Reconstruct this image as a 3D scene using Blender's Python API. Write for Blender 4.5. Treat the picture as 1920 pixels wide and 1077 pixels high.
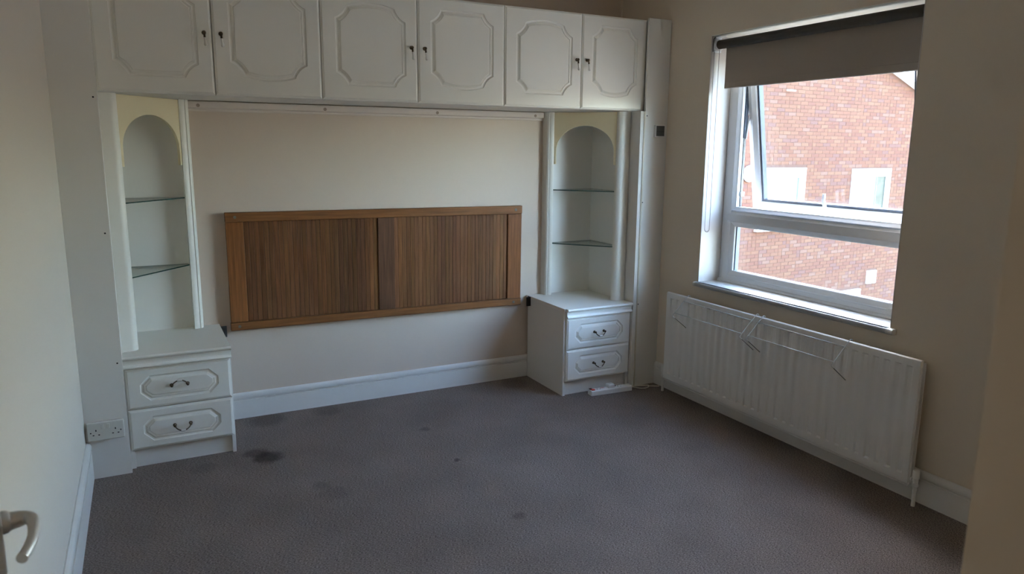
import bpy, bmesh, math, random
from mathutils import Vector, Matrix
from mathutils.geometry import tessellate_polygon
for o in list(bpy.data.objects): bpy.data.objects.remove(o, do_unlink=True)
SC = bpy.context.scene
COL = SC.collection
random.seed(7)
PI = math.pi

# ------------------------------------------------------------------ camera
YAW, PITCH, ROLL, FPX = .4764, .1877, .0084, 1372.6
CAM = Vector((-.1884, -4.3065, 1.56))
fw = Vector((math.sin(YAW)*math.cos(PITCH), math.cos(YAW)*math.cos(PITCH), -math.sin(PITCH)))
r0 = Vector((math.cos(YAW), -math.sin(YAW), 0)); u0 = r0.cross(fw)
rt = math.cos(ROLL)*r0 + math.sin(ROLL)*u0
up = -math.sin(ROLL)*r0 + math.cos(ROLL)*u0
cd = bpy.data.cameras.new('camera'); cam = bpy.data.objects.new('camera', cd); COL.objects.link(cam)
cd.sensor_width = 36; cd.lens = FPX/1920*36; cd.clip_start = .02; cd.clip_end = 300
cam.matrix_world = Matrix(((rt.x, up.x, -fw.x, CAM.x), (rt.y, up.y, -fw.y, CAM.y), (rt.z, up.z, -fw.z, CAM.z), (0, 0, 0, 1)))
cd.dof.use_dof = True; cd.dof.focus_distance = 4.3; cd.dof.aperture_fstop = 7.0
SC.camera = cam

# ------------------------------------------------------------------ sky, sun, exposure
W = bpy.data.worlds.new('sky'); SC.world = W; W.use_nodes = True
wn = W.node_tree.nodes; wl = W.node_tree.links; wn.clear()
sky = wn.new('ShaderNodeTexSky'); sky.sky_type = 'NISHITA'; sky.sun_disc = False
sky.sun_elevation = math.radians(30); sky.sun_rotation = math.radians(0)
sky.air_density = 1.0; sky.dust_density = 2.8; sky.ozone_density = 1.0
bg = wn.new('ShaderNodeBackground'); bg.inputs['Strength'].default_value = 6.6
wo = wn.new('ShaderNodeOutputWorld')
wl.new(sky.outputs[0], bg.inputs[0]); wl.new(bg.outputs[0], wo.inputs[0])
sd = bpy.data.lights.new('sun', 'SUN'); sd.energy = 4.0; sd.angle = math.radians(1.0); sd.color = (1, .93, .82)
sun = bpy.data.objects.new('sun', sd); COL.objects.link(sun)
sun.rotation_euler = Vector((0, .866, .5)).to_track_quat('Z', 'Y').to_euler(); sun.location = (0, 18, 14)
ld = bpy.data.lights.new('landing_fill', 'POINT'); ld.energy = 3.6; ld.shadow_soft_size = .2; ld.color = (1, .92, .82)
lo_ = bpy.data.objects.new('landing_fill', ld); COL.objects.link(lo_); lo_.location = (-.05, -5.15, 1.85)  # unseen fill light, added to lift the right door jamb
vs = SC.view_settings
vs.view_transform = 'Standard'; vs.look = 'None'; vs.gamma = 1; vs.exposure = .46; vs.use_curve_mapping = False
try:
    SC.cycles.max_bounces = 14; SC.cycles.diffuse_bounces = 8; SC.cycles.transparent_max_bounces = 16
    SC.cycles.caustics_reflective = False; SC.cycles.caustics_refractive = False
    SC.cycles.sample_clamp_indirect = 6
except Exception: pass

# ------------------------------------------------------------------ materials
def srgb(r, g, b):
    f = lambda c: (c/255/12.92 if c/255 <= .04045 else ((c/255+.055)/1.055)**2.4)
    return (f(r), f(g), f(b), 1)
def mat(name, col, rough=.5, metal=0., spec=.5, noise=0., nscale=8., bump=0., bscale=200., coat=0.):
    m = bpy.data.materials.new(name); m.use_nodes = True
    nt = m.node_tree; b = nt.nodes['Principled BSDF']
    b.inputs['Base Color'].default_value = (*col[:3], 1); b.inputs['Roughness'].default_value = rough
    b.inputs['Metallic'].default_value = metal; b.inputs['Specular IOR Level'].default_value = spec
    if coat: b.inputs['Coat Weight'].default_value = coat
    tc = nt.nodes.new('ShaderNodeTexCoord')
    if noise:
        n = nt.nodes.new('ShaderNodeTexNoise'); n.inputs['Scale'].default_value = nscale; n.inputs['Detail'].default_value = 4
        mr = nt.nodes.new('ShaderNodeMapRange'); mr.inputs['To Min'].default_value = 1-noise; mr.inputs['To Max'].default_value = 1+noise*.5
        mx = nt.nodes.new('ShaderNodeMix'); mx.data_type = 'RGBA'; mx.blend_type = 'MULTIPLY'; mx.inputs['Factor'].default_value = 1
        mx.inputs['A'].default_value = (*col[:3], 1)
        nt.links.new(tc.outputs['Object'], n.inputs['Vector']); nt.links.new(n.outputs['Fac'], mr.inputs['Value'])
        nt.links.new(mr.outputs['Result'], mx.inputs['B']); nt.links.new(mx.outputs['Result'], b.inputs['Base Color'])
    if bump:
        n2 = nt.nodes.new('ShaderNodeTexNoise'); n2.inputs['Scale'].default_value = bscale; n2.inputs['Detail'].default_value = 3
        bp = nt.nodes.new('ShaderNodeBump'); bp.inputs['Strength'].default_value = bump; bp.inputs['Distance'].default_value = .002
        nt.links.new(tc.outputs['Object'], n2.inputs['Vector']); nt.links.new(n2.outputs['Fac'], bp.inputs['Height'])
        nt.links.new(bp.outputs['Normal'], b.inputs['Normal'])
    return m
def glass(name, tint, ior=1.45):
    m = bpy.data.materials.new(name); m.use_nodes = True; nt = m.node_tree; nt.nodes.clear()
    t = nt.nodes.new('ShaderNodeBsdfTransparent'); t.inputs[0].default_value = (*tint, 1)
    g = nt.nodes.new('ShaderNodeBsdfGlossy'); g.inputs['Roughness'].default_value = .02
    lw = nt.nodes.new('ShaderNodeLayerWeight'); lw.inputs['Blend'].default_value = .5
    pw = nt.nodes.new('ShaderNodeMath'); pw.operation = 'POWER'; pw.inputs[1].default_value = 5
    fr = nt.nodes.new('ShaderNodeMapRange'); fr.inputs['To Min'].default_value = ((ior-1)/(ior+1))**2; fr.inputs['To Max'].default_value = 1
    nt.links.new(lw.outputs['Facing'], pw.inputs[0]); nt.links.new(pw.outputs[0], fr.inputs['Value'])
    mx = nt.nodes.new('ShaderNodeMixShader'); out = nt.nodes.new('ShaderNodeOutputMaterial')
    nt.links.new(fr.outputs[0], mx.inputs[0]); nt.links.new(t.outputs[0], mx.inputs[1]); nt.links.new(g.outputs[0], mx.inputs[2])
    nt.links.new(mx.outputs[0], out.inputs[0]); return m
def wood(name, axis):
    m = bpy.data.materials.new(name); m.use_nodes = True; nt = m.node_tree; b = nt.nodes['Principled BSDF']
    tc = nt.nodes.new('ShaderNodeTexCoord'); mp = nt.nodes.new('ShaderNodeMapping')
    sc = [90, 90, 90]; sc['xyz'.index(axis)] = 4
    mp.inputs['Scale'].default_value = sc
    oi = nt.nodes.new('ShaderNodeObjectInfo')
    ad = nt.nodes.new('ShaderNodeVectorMath'); ad.operation = 'ADD'
    cb = nt.nodes.new('ShaderNodeCombineXYZ')
    ml = nt.nodes.new('ShaderNodeMath'); ml.operation = 'MULTIPLY'; ml.inputs[1].default_value = 37
    nt.links.new(oi.outputs['Random'], ml.inputs[0]); nt.links.new(ml.outputs[0], cb.inputs[0]); nt.links.new(ml.outputs[0], cb.inputs[2])
    nt.links.new(tc.outputs['Object'], mp.inputs['Vector']); nt.links.new(mp.outputs[0], ad.inputs[0]); nt.links.new(cb.outputs[0], ad.inputs[1])
    n = nt.nodes.new('ShaderNodeTexNoise'); n.inputs['Scale'].default_value = 1; n.inputs['Detail'].default_value = 6; n.inputs['Roughness'].default_value = .6
    nt.links.new(ad.outputs[0], n.inputs['Vector'])
    mr = nt.nodes.new('ShaderNodeMapRange'); mr.inputs['From Min'].default_value = .3; mr.inputs['From Max'].default_value = .7
    mr.inputs['To Min'].default_value = .62; mr.inputs['To Max'].default_value = 1.22
    nt.links.new(n.outputs['Fac'], mr.inputs['Value'])
    mx = nt.nodes.new('ShaderNodeMix'); mx.data_type = 'RGBA'; mx.blend_type = 'MULTIPLY'; mx.inputs['Factor'].default_value = 1
    nt.links.new(oi.outputs['Color'], mx.inputs['A']); nt.links.new(mr.outputs[0], mx.inputs['B'])
    nt.links.new(mx.outputs['Result'], b.inputs['Base Color'])
    b.inputs['Roughness'].default_value = .48; b.inputs['Specular IOR Level'].default_value = .18
    return m
M = {}
M['wall'] = mat('cream_emulsion', (.76, .665, .535), .75, spec=.25, noise=.03, nscale=2.2, bump=.12, bscale=60)
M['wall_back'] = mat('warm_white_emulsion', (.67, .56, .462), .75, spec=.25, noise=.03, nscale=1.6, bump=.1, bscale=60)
M['soffit'] = mat('lit_soffit_paint', (.90, .88, .79), .6, spec=.3)  # lighter copy of the reveal paint, standing in for light off the sill
M['wall_left'] = mat('dimmed_cream_emulsion', (.70, .63, .545), .75, spec=.25, noise=.03, nscale=2.2, bump=.12, bscale=60)  # same cream as the right wall, darkened to tone down its light
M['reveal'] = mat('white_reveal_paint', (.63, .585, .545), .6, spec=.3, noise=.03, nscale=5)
M['ceiling'] = mat('ceiling_white', (.88, .85, .79), .8)
M['gloss'] = mat('white_gloss_paint', (.82, .80, .755), .32, spec=.5, noise=.05, nscale=9, bump=.05, bscale=40)
M['mel'] = mat('white_vinyl_wrap', (.885, .865, .79), .36, spec=.5, noise=.015, nscale=3, bump=.03, bscale=300)
M['mel2'] = mat('white_laminate', (.85, .835, .785), .42, spec=.45, noise=.02, nscale=3)
M['mel_edge'] = mat('yellowed_edge_strip', (.70, .65, .53), .5)
M['cream'] = mat('cream_arch_laminate', (.80, .70, .47), .45)
M['sill'] = mat('toned_down_sill_paint', (.60, .59, .56), .4, spec=.35, noise=.05, nscale=6)  # white sill, colour darkened to hold back daylight glare on its top
M['batten'] = mat('off_white_batten_paint', (.76, .68, .60), .45)
M['upvc'] = mat('white_upvc', (.84, .86, .88), .3, spec=.5)
M['gasket'] = mat('dark_glazing_seal', (.05, .065, .09), .5)
M['spacer'] = mat('grey_glazing_spacer', (.13, .17, .23), .4)
M['steel'] = mat('brushed_steel', (.16, .155, .15), .45, metal=.6)
M['chrome'] = mat('satin_aluminium', (.72, .70, .67), .42, metal=.75)
M['bronze'] = mat('antique_bronze', (.10, .075, .045), .4, metal=.8)
M['ceramic'] = mat('white_ceramic', (.85, .83, .78), .12, spec=.6)
M['rad'] = mat('radiator_enamel', (.88, .87, .835), .33, spec=.5)
M['dark'] = mat('black_iron', (.025, .02, .018), .55)
M['hole'] = mat('dark_slot', (.012, .012, .015), .8)
M['socket'] = mat('ivory_moulded_plastic', (.74, .74, .68), .35)
M['old'] = mat('old_grey_box_plastic', (.52, .48, .42), .5)
M['plast'] = mat('white_plastic', (.92, .91, .88), .35)
M['red'] = mat('red_plastic', (.65, .05, .03), .35)
M['lcd'] = mat('grey_lcd', (.10, .105, .098), .3)
M['lcdline'] = mat('dark_divider', (.01, .01, .01), .4)
M['wire'] = mat('coated_wire', (.70, .76, .76), .25, metal=.2)
M['wire_tip'] = mat('grey_wire_tip', (.16, .15, .14), .45)
M['cable'] = mat('white_cable_sheath', (.74, .68, .58), .45)
M['fabric'] = mat('taupe_blind_fabric', (.40, .345, .29), .85, spec=.15, bump=.1, bscale=900)
M['fabric_back'] = mat('charcoal_blind_backing', (.085, .078, .068), .8, spec=.2)
M['alu'] = mat('pale_aluminium_bar', (.72, .72, .73), .4, metal=.2)
M['chain'] = mat('steel_bead', (.07, .07, .075), .4)
M['pane'] = glass('window_glass', (.985, .995, .99))
M['shelf'] = glass('shelf_glass', (.90, .955, .935), 1.4)
M['shelf_edge'] = mat('green_glass_edge', (.03, .085, .075), .2)
M['wood_v'] = wood('teak_vertical_grain', 'z'); M['wood_h'] = wood('teak_horizontal_grain', 'x')
M['screw'] = mat('dull_screw', (.40, .31, .24), .5)
M['mortar'] = mat('darkened_mortar', (.088, .051, .039), .95, spec=.1)  # colour darkened so the bed joints read as shadow lines
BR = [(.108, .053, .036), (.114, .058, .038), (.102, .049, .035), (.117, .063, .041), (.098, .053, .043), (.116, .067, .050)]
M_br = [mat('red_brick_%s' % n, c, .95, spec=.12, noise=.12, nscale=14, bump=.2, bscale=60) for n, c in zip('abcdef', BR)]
M['render'] = mat('white_painted_timber', (.5, .49, .47), .6, spec=.2)
M['tile'] = mat('grey_roof_tile', (.22, .26, .29), .7)
M['house_pane'] = mat('house_window_pane', (.105, .112, .092), .35, spec=.25)  # one even tone for the whole pane
M['curtain'] = mat('pane_with_net_curtain', (.10, .103, .080), .35, spec=.25, noise=.5, nscale=1.7)
M['darkroom'] = mat('dim_curtain_gap', (.05, .058, .046), .35, spec=.25, noise=.8, nscale=5)
M['ground'] = mat('pale_paving', (.42, .355, .28), .9, noise=.2, nscale=.6)

def carpet():
    m = bpy.data.materials.new('taupe_carpet'); m.use_nodes = True; nt = m.node_tree; b = nt.nodes['Principled BSDF']
    L = nt.links.new; N = nt.nodes.new
    tc = N('ShaderNodeTexCoord')
    mp = N('ShaderNodeMapping'); mp.inputs['Scale'].default_value = (125, 300, 200); mp.inputs['Rotation'].default_value = (0, 0, .15)
    L(tc.outputs['Object'], mp.inputs['Vector'])
    n1 = N('ShaderNodeTexNoise'); n1.inputs['Scale'].default_value = 1; n1.inputs['Detail'].default_value = 3; n1.inputs['Roughness'].default_value = .7
    L(mp.outputs[0], n1.inputs['Vector'])
    cr = N('ShaderNodeValToRGB'); e = cr.color_ramp.elements
    e[0].position = .36; e[0].color = (.07, .053, .046, 1); e[1].position = .66; e[1].color = (.37, .305, .265, 1)
    L(n1.outputs['Fac'], cr.inputs['Fac'])
    n2 = N('ShaderNodeTexNoise'); n2.inputs['Scale'].default_value = 2.6; n2.inputs['Detail'].default_value = 5
    L(tc.outputs['Object'], n2.inputs['Vector'])
    mr = N('ShaderNodeMapRange'); mr.inputs['From Min'].default_value = .3; mr.inputs['From Max'].default_value = .7; mr.inputs['To Min'].default_value = .86; mr.inputs['To Max'].default_value = 1.1
    L(n2.outputs['Fac'], mr.inputs['Value'])
    # stains, plus darker patches by the back baseboard and left chest: soft blobs
    nd = N('ShaderNodeTexNoise'); nd.inputs['Scale'].default_value = 16; nd.inputs['Detail'].default_value = 3
    L(tc.outputs['Object'], nd.inputs['Vector'])
    sb = N('ShaderNodeVectorMath'); sb.operation = 'SUBTRACT'; sb.inputs[1].default_value = (.5, .5, .5); L(nd.outputs['Color'], sb.inputs[0])
    sm = N('ShaderNodeVectorMath'); sm.operation = 'SCALE'; sm.inputs['Scale'].default_value = .07; L(sb.outputs[0], sm.inputs[0])
    wv = N('ShaderNodeVectorMath'); wv.operation = 'ADD'; L(tc.outputs['Object'], wv.inputs[0]); L(sm.outputs[0], wv.inputs[1])
    cur = mr.outputs['Result']
    for (x, y, r, k) in ((.275, -.545, .075, .55), (.315, -.625, .085, .34), (.49, -1.07, .045, .80), (.52, -1.17, .085, .84), (1.175, -1.09, .022, .45), (1.18, -1.727, .035, .72), (1.166, -.625, .035, .68), (.01, -.63, .07, .82), (.40, -.10, .12, .72), (2.0, -.12, .12, .72), (.75, -.08, .1, .75),  ):
        d = N('ShaderNodeVectorMath'); d.operation = 'DISTANCE'; d.inputs[1].default_value = (x, y, 0); L(wv.outputs[0], d.inputs[0])
        q = N('ShaderNodeMapRange'); q.interpolation_type = 'SMOOTHSTEP'
        q.inputs['From Min'].default_value = r*.45; q.inputs['From Max'].default_value = r*1.15; q.inputs['To Min'].default_value = k; q.inputs['To Max'].default_value = 1
        L(d.outputs['Value'], q.inputs['Value'])
        mm = N('ShaderNodeMath'); mm.operation = 'MULTIPLY'; L(cur, mm.inputs[0]); L(q.outputs['Result'], mm.inputs[1]); cur = mm.outputs[0]
    mx = N('ShaderNodeMix'); mx.data_type = 'RGBA'; mx.blend_type = 'MULTIPLY'; mx.inputs['Factor'].default_value = 1
    L(cr.outputs['Color'], mx.inputs['A']); L(cur, mx.inputs['B']); L(mx.outputs['Result'], b.inputs['Base Color'])
    b.inputs['Roughness'].default_value = .95; b.inputs['Specular IOR Level'].default_value = .1
    bp = N('ShaderNodeBump'); bp.inputs['Strength'].default_value = .6; bp.inputs['Distance'].default_value = .004
    L(n1.outputs['Fac'], bp.inputs['Height']); L(bp.outputs['Normal'], b.inputs['Normal'])
    return m
M['carpet'] = carpet()

# ------------------------------------------------------------------ mesh helpers
class MB:
    def __init__(s): s.v = []; s.f = []; s.mi = []; s.cur = 0
    def add(s, vs, fs):
        n = len(s.v); s.v += [Vector(v) for v in vs]
        for f in fs: s.f.append([n+i for i in f]); s.mi.append(s.cur)
        return s
    def box(s, x0, x1, y0, y1, z0, z1):
        if x0 > x1: x0, x1 = x1, x0
        if y0 > y1: y0, y1 = y1, y0
        if z0 > z1: z0, z1 = z1, z0
        return s.add([(x0, y0, z0), (x1, y0, z0), (x1, y1, z0), (x0, y1, z0), (x0, y0, z1), (x1, y0, z1), (x1, y1, z1), (x0, y1, z1)],
                     [(0, 3, 2, 1), (4, 5, 6, 7), (0, 1, 5, 4), (1, 2, 6, 5), (2, 3, 7, 6), (3, 0, 4, 7)])
    def prism(s, poly, axis, a, b):
        """poly in the two other axes (in xyz order), extruded along axis from a to b"""
        def pt(p, t):
            q = list(p); q.insert('xyz'.index(axis), t); return q
        n = len(poly)
        vs = [pt(p, a) for p in poly] + [pt(p, b) for p in poly]
        return s.add(vs, [tuple(range(n)), tuple(range(2*n-1, n-1, -1))] + [(i, (i+1) % n, n+(i+1) % n, n+i) for i in range(n)])
    def loft(s, loops, cap=True, closed=True):
        n = len(loops[0]); k = len(loops); vs = [p for l in loops for p in l]; fs = []
        for j in range(k-1):
            for i in range(n if closed else n-1):
                fs.append((j*n+i, j*n+(i+1) % n, (j+1)*n+(i+1) % n, (j+1)*n+i))
        if cap: fs += [tuple(range(n-1, -1, -1)), tuple(range((k-1)*n, k*n))]
        return s.add(vs, fs)
    def tube(s, path, r, n=8, cap=True):
        path = [Vector(p) for p in path]; loops = []
        t0 = (path[1]-path[0]).normalized()
        a = t0.cross(Vector((0, 0, 1)) if abs(t0.z) < .9 else Vector((1, 0, 0))).normalized()
        for i, p in enumerate(path):
            if i == 0: t = path[1]-path[0]
            elif i == len(path)-1: t = path[-1]-path[-2]
            else: t = (path[i+1]-p).normalized()+(p-path[i-1]).normalized()
            t.normalize(); a = (a - t*a.dot(t)).normalized(); b = t.cross(a)
            rr = r[i] if isinstance(r, (list, tuple)) else r
            loops.append([p + (a*math.cos(2*PI*k/n)+b*math.sin(2*PI*k/n))*rr for k in range(n)])
        return s.loft(loops, cap)
    def lathe(s, base, axis, prof, n=16):
        base = Vector(base); t = Vector(axis).normalized()
        a = t.cross(Vector((0, 0, 1)) if abs(t.z) < .9 else Vector((1, 0, 0))).normalized(); b = t.cross(a)
        return s.loft([[base + t*h + (a*math.cos(2*PI*k/n)+b*math.sin(2*PI*k/n))*max(r, 1e-5) for k in range(n)] for r, h in prof])
    def ball(s, c, r, n=6, m=4):
        return s.lathe(Vector(c)-Vector((0, 0, r)), (0, 0, 1), [(r*math.sin(PI*i/m), r-r*math.cos(PI*i/m)) for i in range(m+1)], n)
    def ring(s, y0, y1, z0, z1, x, prof):
        """rectangular frame in the y-z plane at x; prof = (inset, depth along +x)"""
        ya, yb = min(y0, y1), max(y0, y1)
        L = [[(x+d, ya+i, z0+i), (x+d, yb-i, z0+i), (x+d, yb-i, z1-i), (x+d, ya+i, z1-i)] for i, d in prof]
        return s.loft(L, cap=False)
    def map(s, f): s.v = [Vector(f(v)) for v in s.v]; return s
    def mesh(s, name, mats):
        me = bpy.data.meshes.new(name); me.from_pydata([tuple(v) for v in s.v], [], s.f); 
        for m in (mats if isinstance(mats, (list, tuple)) else [mats]): me.materials.append(m)
        for p, i in zip(me.polygons, s.mi): p.material_index = i
        bm = bmesh.new(); bm.from_mesh(me); bmesh.ops.remove_doubles(bm, verts=bm.verts, dist=1e-6)
        bmesh.ops.recalc_face_normals(bm, faces=bm.faces); bm.to_mesh(me); bm.free(); me.update(); return me
ORG = {}
def link(name, me, parent=None, loc=(0, 0, 0)):
    o = bpy.data.objects.new(name, me); COL.objects.link(o)
    if parent: o.parent = parent
    o.location = loc; return o
def obj(name, mb, m, parent=None, smooth=False, bevel=0, seg=2, kind=None, label=None, color=None):
    """one mesh object; vertices are given in world axes and stored relative to the thing's base"""
    org = ORG.get(parent.name, Vector()) if parent else Vector()
    mb.v = [v-org for v in mb.v]
    me = mb.mesh(name, m); o = link(name, me, parent); ORG[o.name] = org
    if bevel:
        b = o.modifiers.new('bevel', 'BEVEL'); b.width = bevel; b.segments = seg; b.limit_method = 'ANGLE'; b.angle_limit = math.radians(40)
        b.harden_normals = False
    if smooth:
        for p in me.polygons: p.use_smooth = True
        if smooth != True: me.set_sharp_from_angle(angle=math.radians(smooth))
    if kind: o['kind'] = kind
    if label: o['label'] = label
    if color: o.color = (*color, 1)
    return o
def tag(o, label, cat, group=None):
    o['label'] = label; o['category'] = cat
    if group: o['group'] = group
    return o
def thing(name, label, cat, loc, group=None):
    o = bpy.data.objects.new(name, None); COL.objects.link(o); o.location = loc; o.empty_display_size = .05
    ORG[o.name] = Vector(loc); return tag(o, label, cat, group)
def struct(name, mb, m, parent=None, **k):
    return obj(name, mb, m, parent, kind='structure', **k)
def bez(p0, p1, p2, n):
    return [tuple((1-t)**2*a+2*t*(1-t)*b+t*t*c for a, b, c in zip(p0, p1, p2)) for t in [i/n for i in range(n+1)]]

# ------------------------------------------------------------------ room shell
WR, WB, CZ, FY = 2.872, .015, 2.72, -3.9          # right wall, back wall, ceiling, front wall
LX0, LX1 = -.475, -.512                            # left wall: at the panel / by the door
lx = lambda y: LX0 + (LX1-LX0)*(y+.5)/(FY+.5)
struct('floor', MB().box(-1.6, 3.15, -5.6, .12, -.06, 0), M['carpet'])
struct('ceiling', MB().box(-.7, 3.15, -5.6, .12, CZ, CZ+.06), M['ceiling'])
struct('wall_back', MB().box(-.7, 3.15, WB, WB+.12, 0, CZ), M['wall_back'])
struct('wall_left', MB().prism([(lx(.1)-.1, .1), (lx(.1), .1), (lx(-3.9), -3.9), (lx(-3.9)-.1, -3.9)], 'z', 0, CZ), M['wall_left'])
W0, W1, WZ0, WZ1 = -.88, -2.19, .735, 2.212        # window opening
b = MB()
b.box(WR, 3.15, WB, W0, 0, CZ); b.box(WR, 3.15, W1, FY-.1, 0, CZ); b.box(WR, 3.15, W0, W1, 0, WZ0); b.box(WR, 3.15, W0, W1, WZ1, CZ)
struct('wall_right', b, M['wall'])
JL, JR = -.30, .557                                # doorway
b = MB(); b.box(-.7, JL, FY-.12, FY, 0, CZ); b.box(JR, 3.0, FY-.12, FY, 0, CZ); b.box(JL, JR, FY-.12, FY, 2.03, CZ)
struct('wall_front', b, M['wall'])
b = MB(); b.box(-1.6, -1.5, -5.6, FY-.12, 0, CZ); b.box(1.9, 2.0, -5.6, FY-.12, 0, CZ); b.box(-1.6, 2.0, -5.6, -5.5, 0, CZ); b.box(-1.6, -.7, FY-.14, FY-.12, 0, CZ)
struct('wall_landing', b, M['wall'])
struct('ceiling_landing', MB().box(-1.6, -.7, -5.6, FY-.1, CZ, CZ+.06), M['ceiling'])
# white plaster lining of the window reveal
b = MB(); t = .004
b.box(WR-.001, 3.04, W0, W0-t, WZ0, WZ1); b.box(WR-.001, 3.04, W1, W1+t, WZ0, WZ1)
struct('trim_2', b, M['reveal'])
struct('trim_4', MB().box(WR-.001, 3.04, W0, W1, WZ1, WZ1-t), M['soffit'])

def skirt_prof(h, s=1):                            # (out from the wall, z); torus bead over a groove
    p = [(0, 0), (.016, 0), (.016, h*.70), (.012, h*.715), (.012, h*.735), (.017, h*.75)]
    for i in range(7):
        a = -PI/2+PI*i/6*.95; p.append((.0085+.0085*math.cos(a), h*.865+h*.115*math.sin(a)))
    p += [(.004, h), (0, h)]
    return p
hb = .152
struct('baseboard_back', MB().prism([(WB-d, z) for d, z in skirt_prof(hb)], 'x', .16, 2.17), M['gloss'])
struct('baseboard_right', MB().prism([(WR-d, z) for d, z in skirt_prof(.152)], 'y', -.515, FY), M['gloss'])
b = MB(); pr = skirt_prof(.188)
b.loft([[(lx(y)+d*1.2, y, z) for d, z in pr] for y in (-.528, -1.2, -2.2, FY)]); struct('baseboard_left', b, M['gloss'])
# batten screwed along the back wall under the cupboards
b = MB(); b.prism([(WB, 1.739), (WB-.014, 1.739), (WB-.016, 1.743), (WB-.016, 1.750), (WB-.020, 1.753), (WB-.030, 1.757), (WB-.030, 1.789), (WB, 1.789)], 'x', .10, 2.252)
bat = struct('trim_1', b, M['batten'])
for x in (.153, .821, 1.504, 2.188):
    obj('screw', MB().lathe((x, WB-.030, 1.768), (0, -1, 0), [(.0095, 0), (.009, .0015), (.005, .0018), (.003, .0005)], 12), M['screw'], bat)

# ------------------------------------------------------------------ window
FX = 3.035
win = thing('window_1', 'white plastic double glazed window with top sash propped open above the sill', 'window', (FX, -1.535, .76)); win['kind'] = 'structure'
del win['category']
b = MB()
b.box(FX, FX+.07, W0-.004, -.955, .76, 2.208); b.box(FX, FX+.07, -2.115, W1+.004, .76, 2.208)
b.box(FX, FX+.07, -.95, -2.12, 2.12, 2.208); b.box(FX, FX+.07, -.95, -2.12, .76, .801)
obj('frame', b, M['upvc'], win, bevel=.004)
b = MB()   # stepped inner edge of the frame round the opening light
b.ring(-.955, -2.115, 1.20, 2.122, FX, [(0, .03), (-.001, .004), (.0, .002), (.014, .012), (.022, .016), (.022, .06), (0, .068)])
obj('rebate', b, M['upvc'], win)
b = MB()
b.prism([(FX+.018, 1.117), (FX+.006, 1.119), (FX-.004, 1.137), (FX-.004, 1.178), (FX+.006, 1.192), (FX+.07, 1.197), (FX+.07, 1.117)], 'y', -.93, -2.14)
obj('transom', b, M['upvc'], win)
b = MB(); b.ring(-.953, -2.117, .801, 1.137, FX, [(0, .01), (.0, -.004), (.006, -.005), (.030, .006), (.034, .010), (.034, .02)])
obj('glazing_bead', b, M['upvc'], win)
b = MB(); b.ring(-.985, -2.085, .826, 1.112, FX, [(0, .020), (.010, .020), (.010, .046), (0, .046)])
obj('glazing_spacer', b, M['spacer'], win)
b = MB(); b.box(FX+.021, FX+.025, -.985, -2.085, .828, 1.115); b.box(FX+.041, FX+.045, -.985, -2.085, .828, 1.115)
obj('pane', b, M['pane'], win)
b = MB(); b.prism([(FX-.014, .757), (FX-.016, .763), (FX-.012, .772), (FX-.004, .776), (FX+.002, .776), (FX+.002, .757)], 'y', W0-.006, W1+.006)
obj('quadrant_strip', b, M['upvc'], win)
# sill board with rounded nose and short horns
pf = [(3.04, .733), (3.04, .759), (2.852, .759)] + [(2.848-.011*math.sin(a), .746+.013*math.cos(a)) for a in [PI*i/8 for i in range(9)]] + [(2.852, .733)]
b = MB(); b.prism(pf, 'y', W0-.005, W1+.005)
b.prism([p for p in pf if p[0] < WR] + [(WR-.0005, .733), (WR-.0005, .759)], 'y', W0+.012, W0-.004) if False else None
obj('sill', b, M['sill'], win)
b = MB(); nose = [(WR-.0004, .759), (2.852, .759)] + [(2.848-.011*math.sin(a), .746+.013*math.cos(a)) for a in [PI*i/8 for i in range(9)]] + [(2.852, .733), (WR-.0004, .733)]
b.prism(nose, 'y', W0+.012, W1-.03); obj('sill_nose', b, M['gloss'], win)
# open top-hung sash
TH = math.radians(9.0)
def sm(v):
    d, a, s = v; return (FX+.002 + s*math.sin(TH)+d*math.cos(TH), a, 2.168 - s*math.cos(TH)+d*math.sin(TH))
SA, SB, S1 = -.975, -2.095, .990
b = MB()
def sring(prof, a0=SA, a1=SB, s0=0, s1=S1):
    ya, yb = min(a0, a1), max(a0, a1)
    return [[(d, ya+i, s0+i), (d, yb-i, s0+i), (d, yb-i, s1-i), (d, ya+i, s1-i)] for i, d in prof]
b.loft(sring([(0, .062), (0, .003), (.003, 0), (.028, 0), (.030, .004), (.030, -.001), (.034, -.003), (.060, .008), (.064, .012), (.064, .02), (.064, .062)]) + sring([(0, .062)]), cap=False)
b.map(sm); sash = obj('sash', b, M['upvc'], win, label='opening top light tilted outwards')
b = MB(); b.loft(sring([(.064, .018), (.078, .018), (.078, .05), (.064, .05)]), cap=False); b.map(sm); obj('glazing_spacer', b, M['gasket'], sash)
b = MB()
for d in (.020, .044): b.box(d, d+.004, SA-.064, SB+.064, .064, S1-.064)
b.map(sm); obj('pane', b, M['pane'], sash)
# sash handle: base, pivot boss, curved blade turned up
b = MB(); hy, hs = -1.558, .966
b.box(-.012, 0, hy+.020, hy-.022, hs-.018, hs+.018); b.map(sm); hd = obj('handle', b, M['upvc'], sash, bevel=.004, label='white window handle turned upright')
b = MB()
pts = [(-.020, hy+.000, hs), (-.026, hy+.012, hs-.022), (-.030, hy+.024, hs-.050), (-.031, hy+.029, hs-.085), (-.029, hy+.026, hs-.122)]
lo = []
for i, p in enumerate(pts):
    w = .012-.0012*i; th = .006
    lo.append([(p[0]-th, p[1]-w, p[2]), (p[0]-th, p[1]+w, p[2]), (p[0]+th, p[1]+w, p[2]), (p[0]+th, p[1]-w, p[2])])
b.loft(lo); b.lathe((0, hy, hs), (-1, 0, 0), [(.014, 0), (.014, .022), (.010, .026)], 14); b.map(sm)
for v in []: pass
hd2 = obj('handle_blade', b, M['upvc'], sash, bevel=.002)
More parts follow.
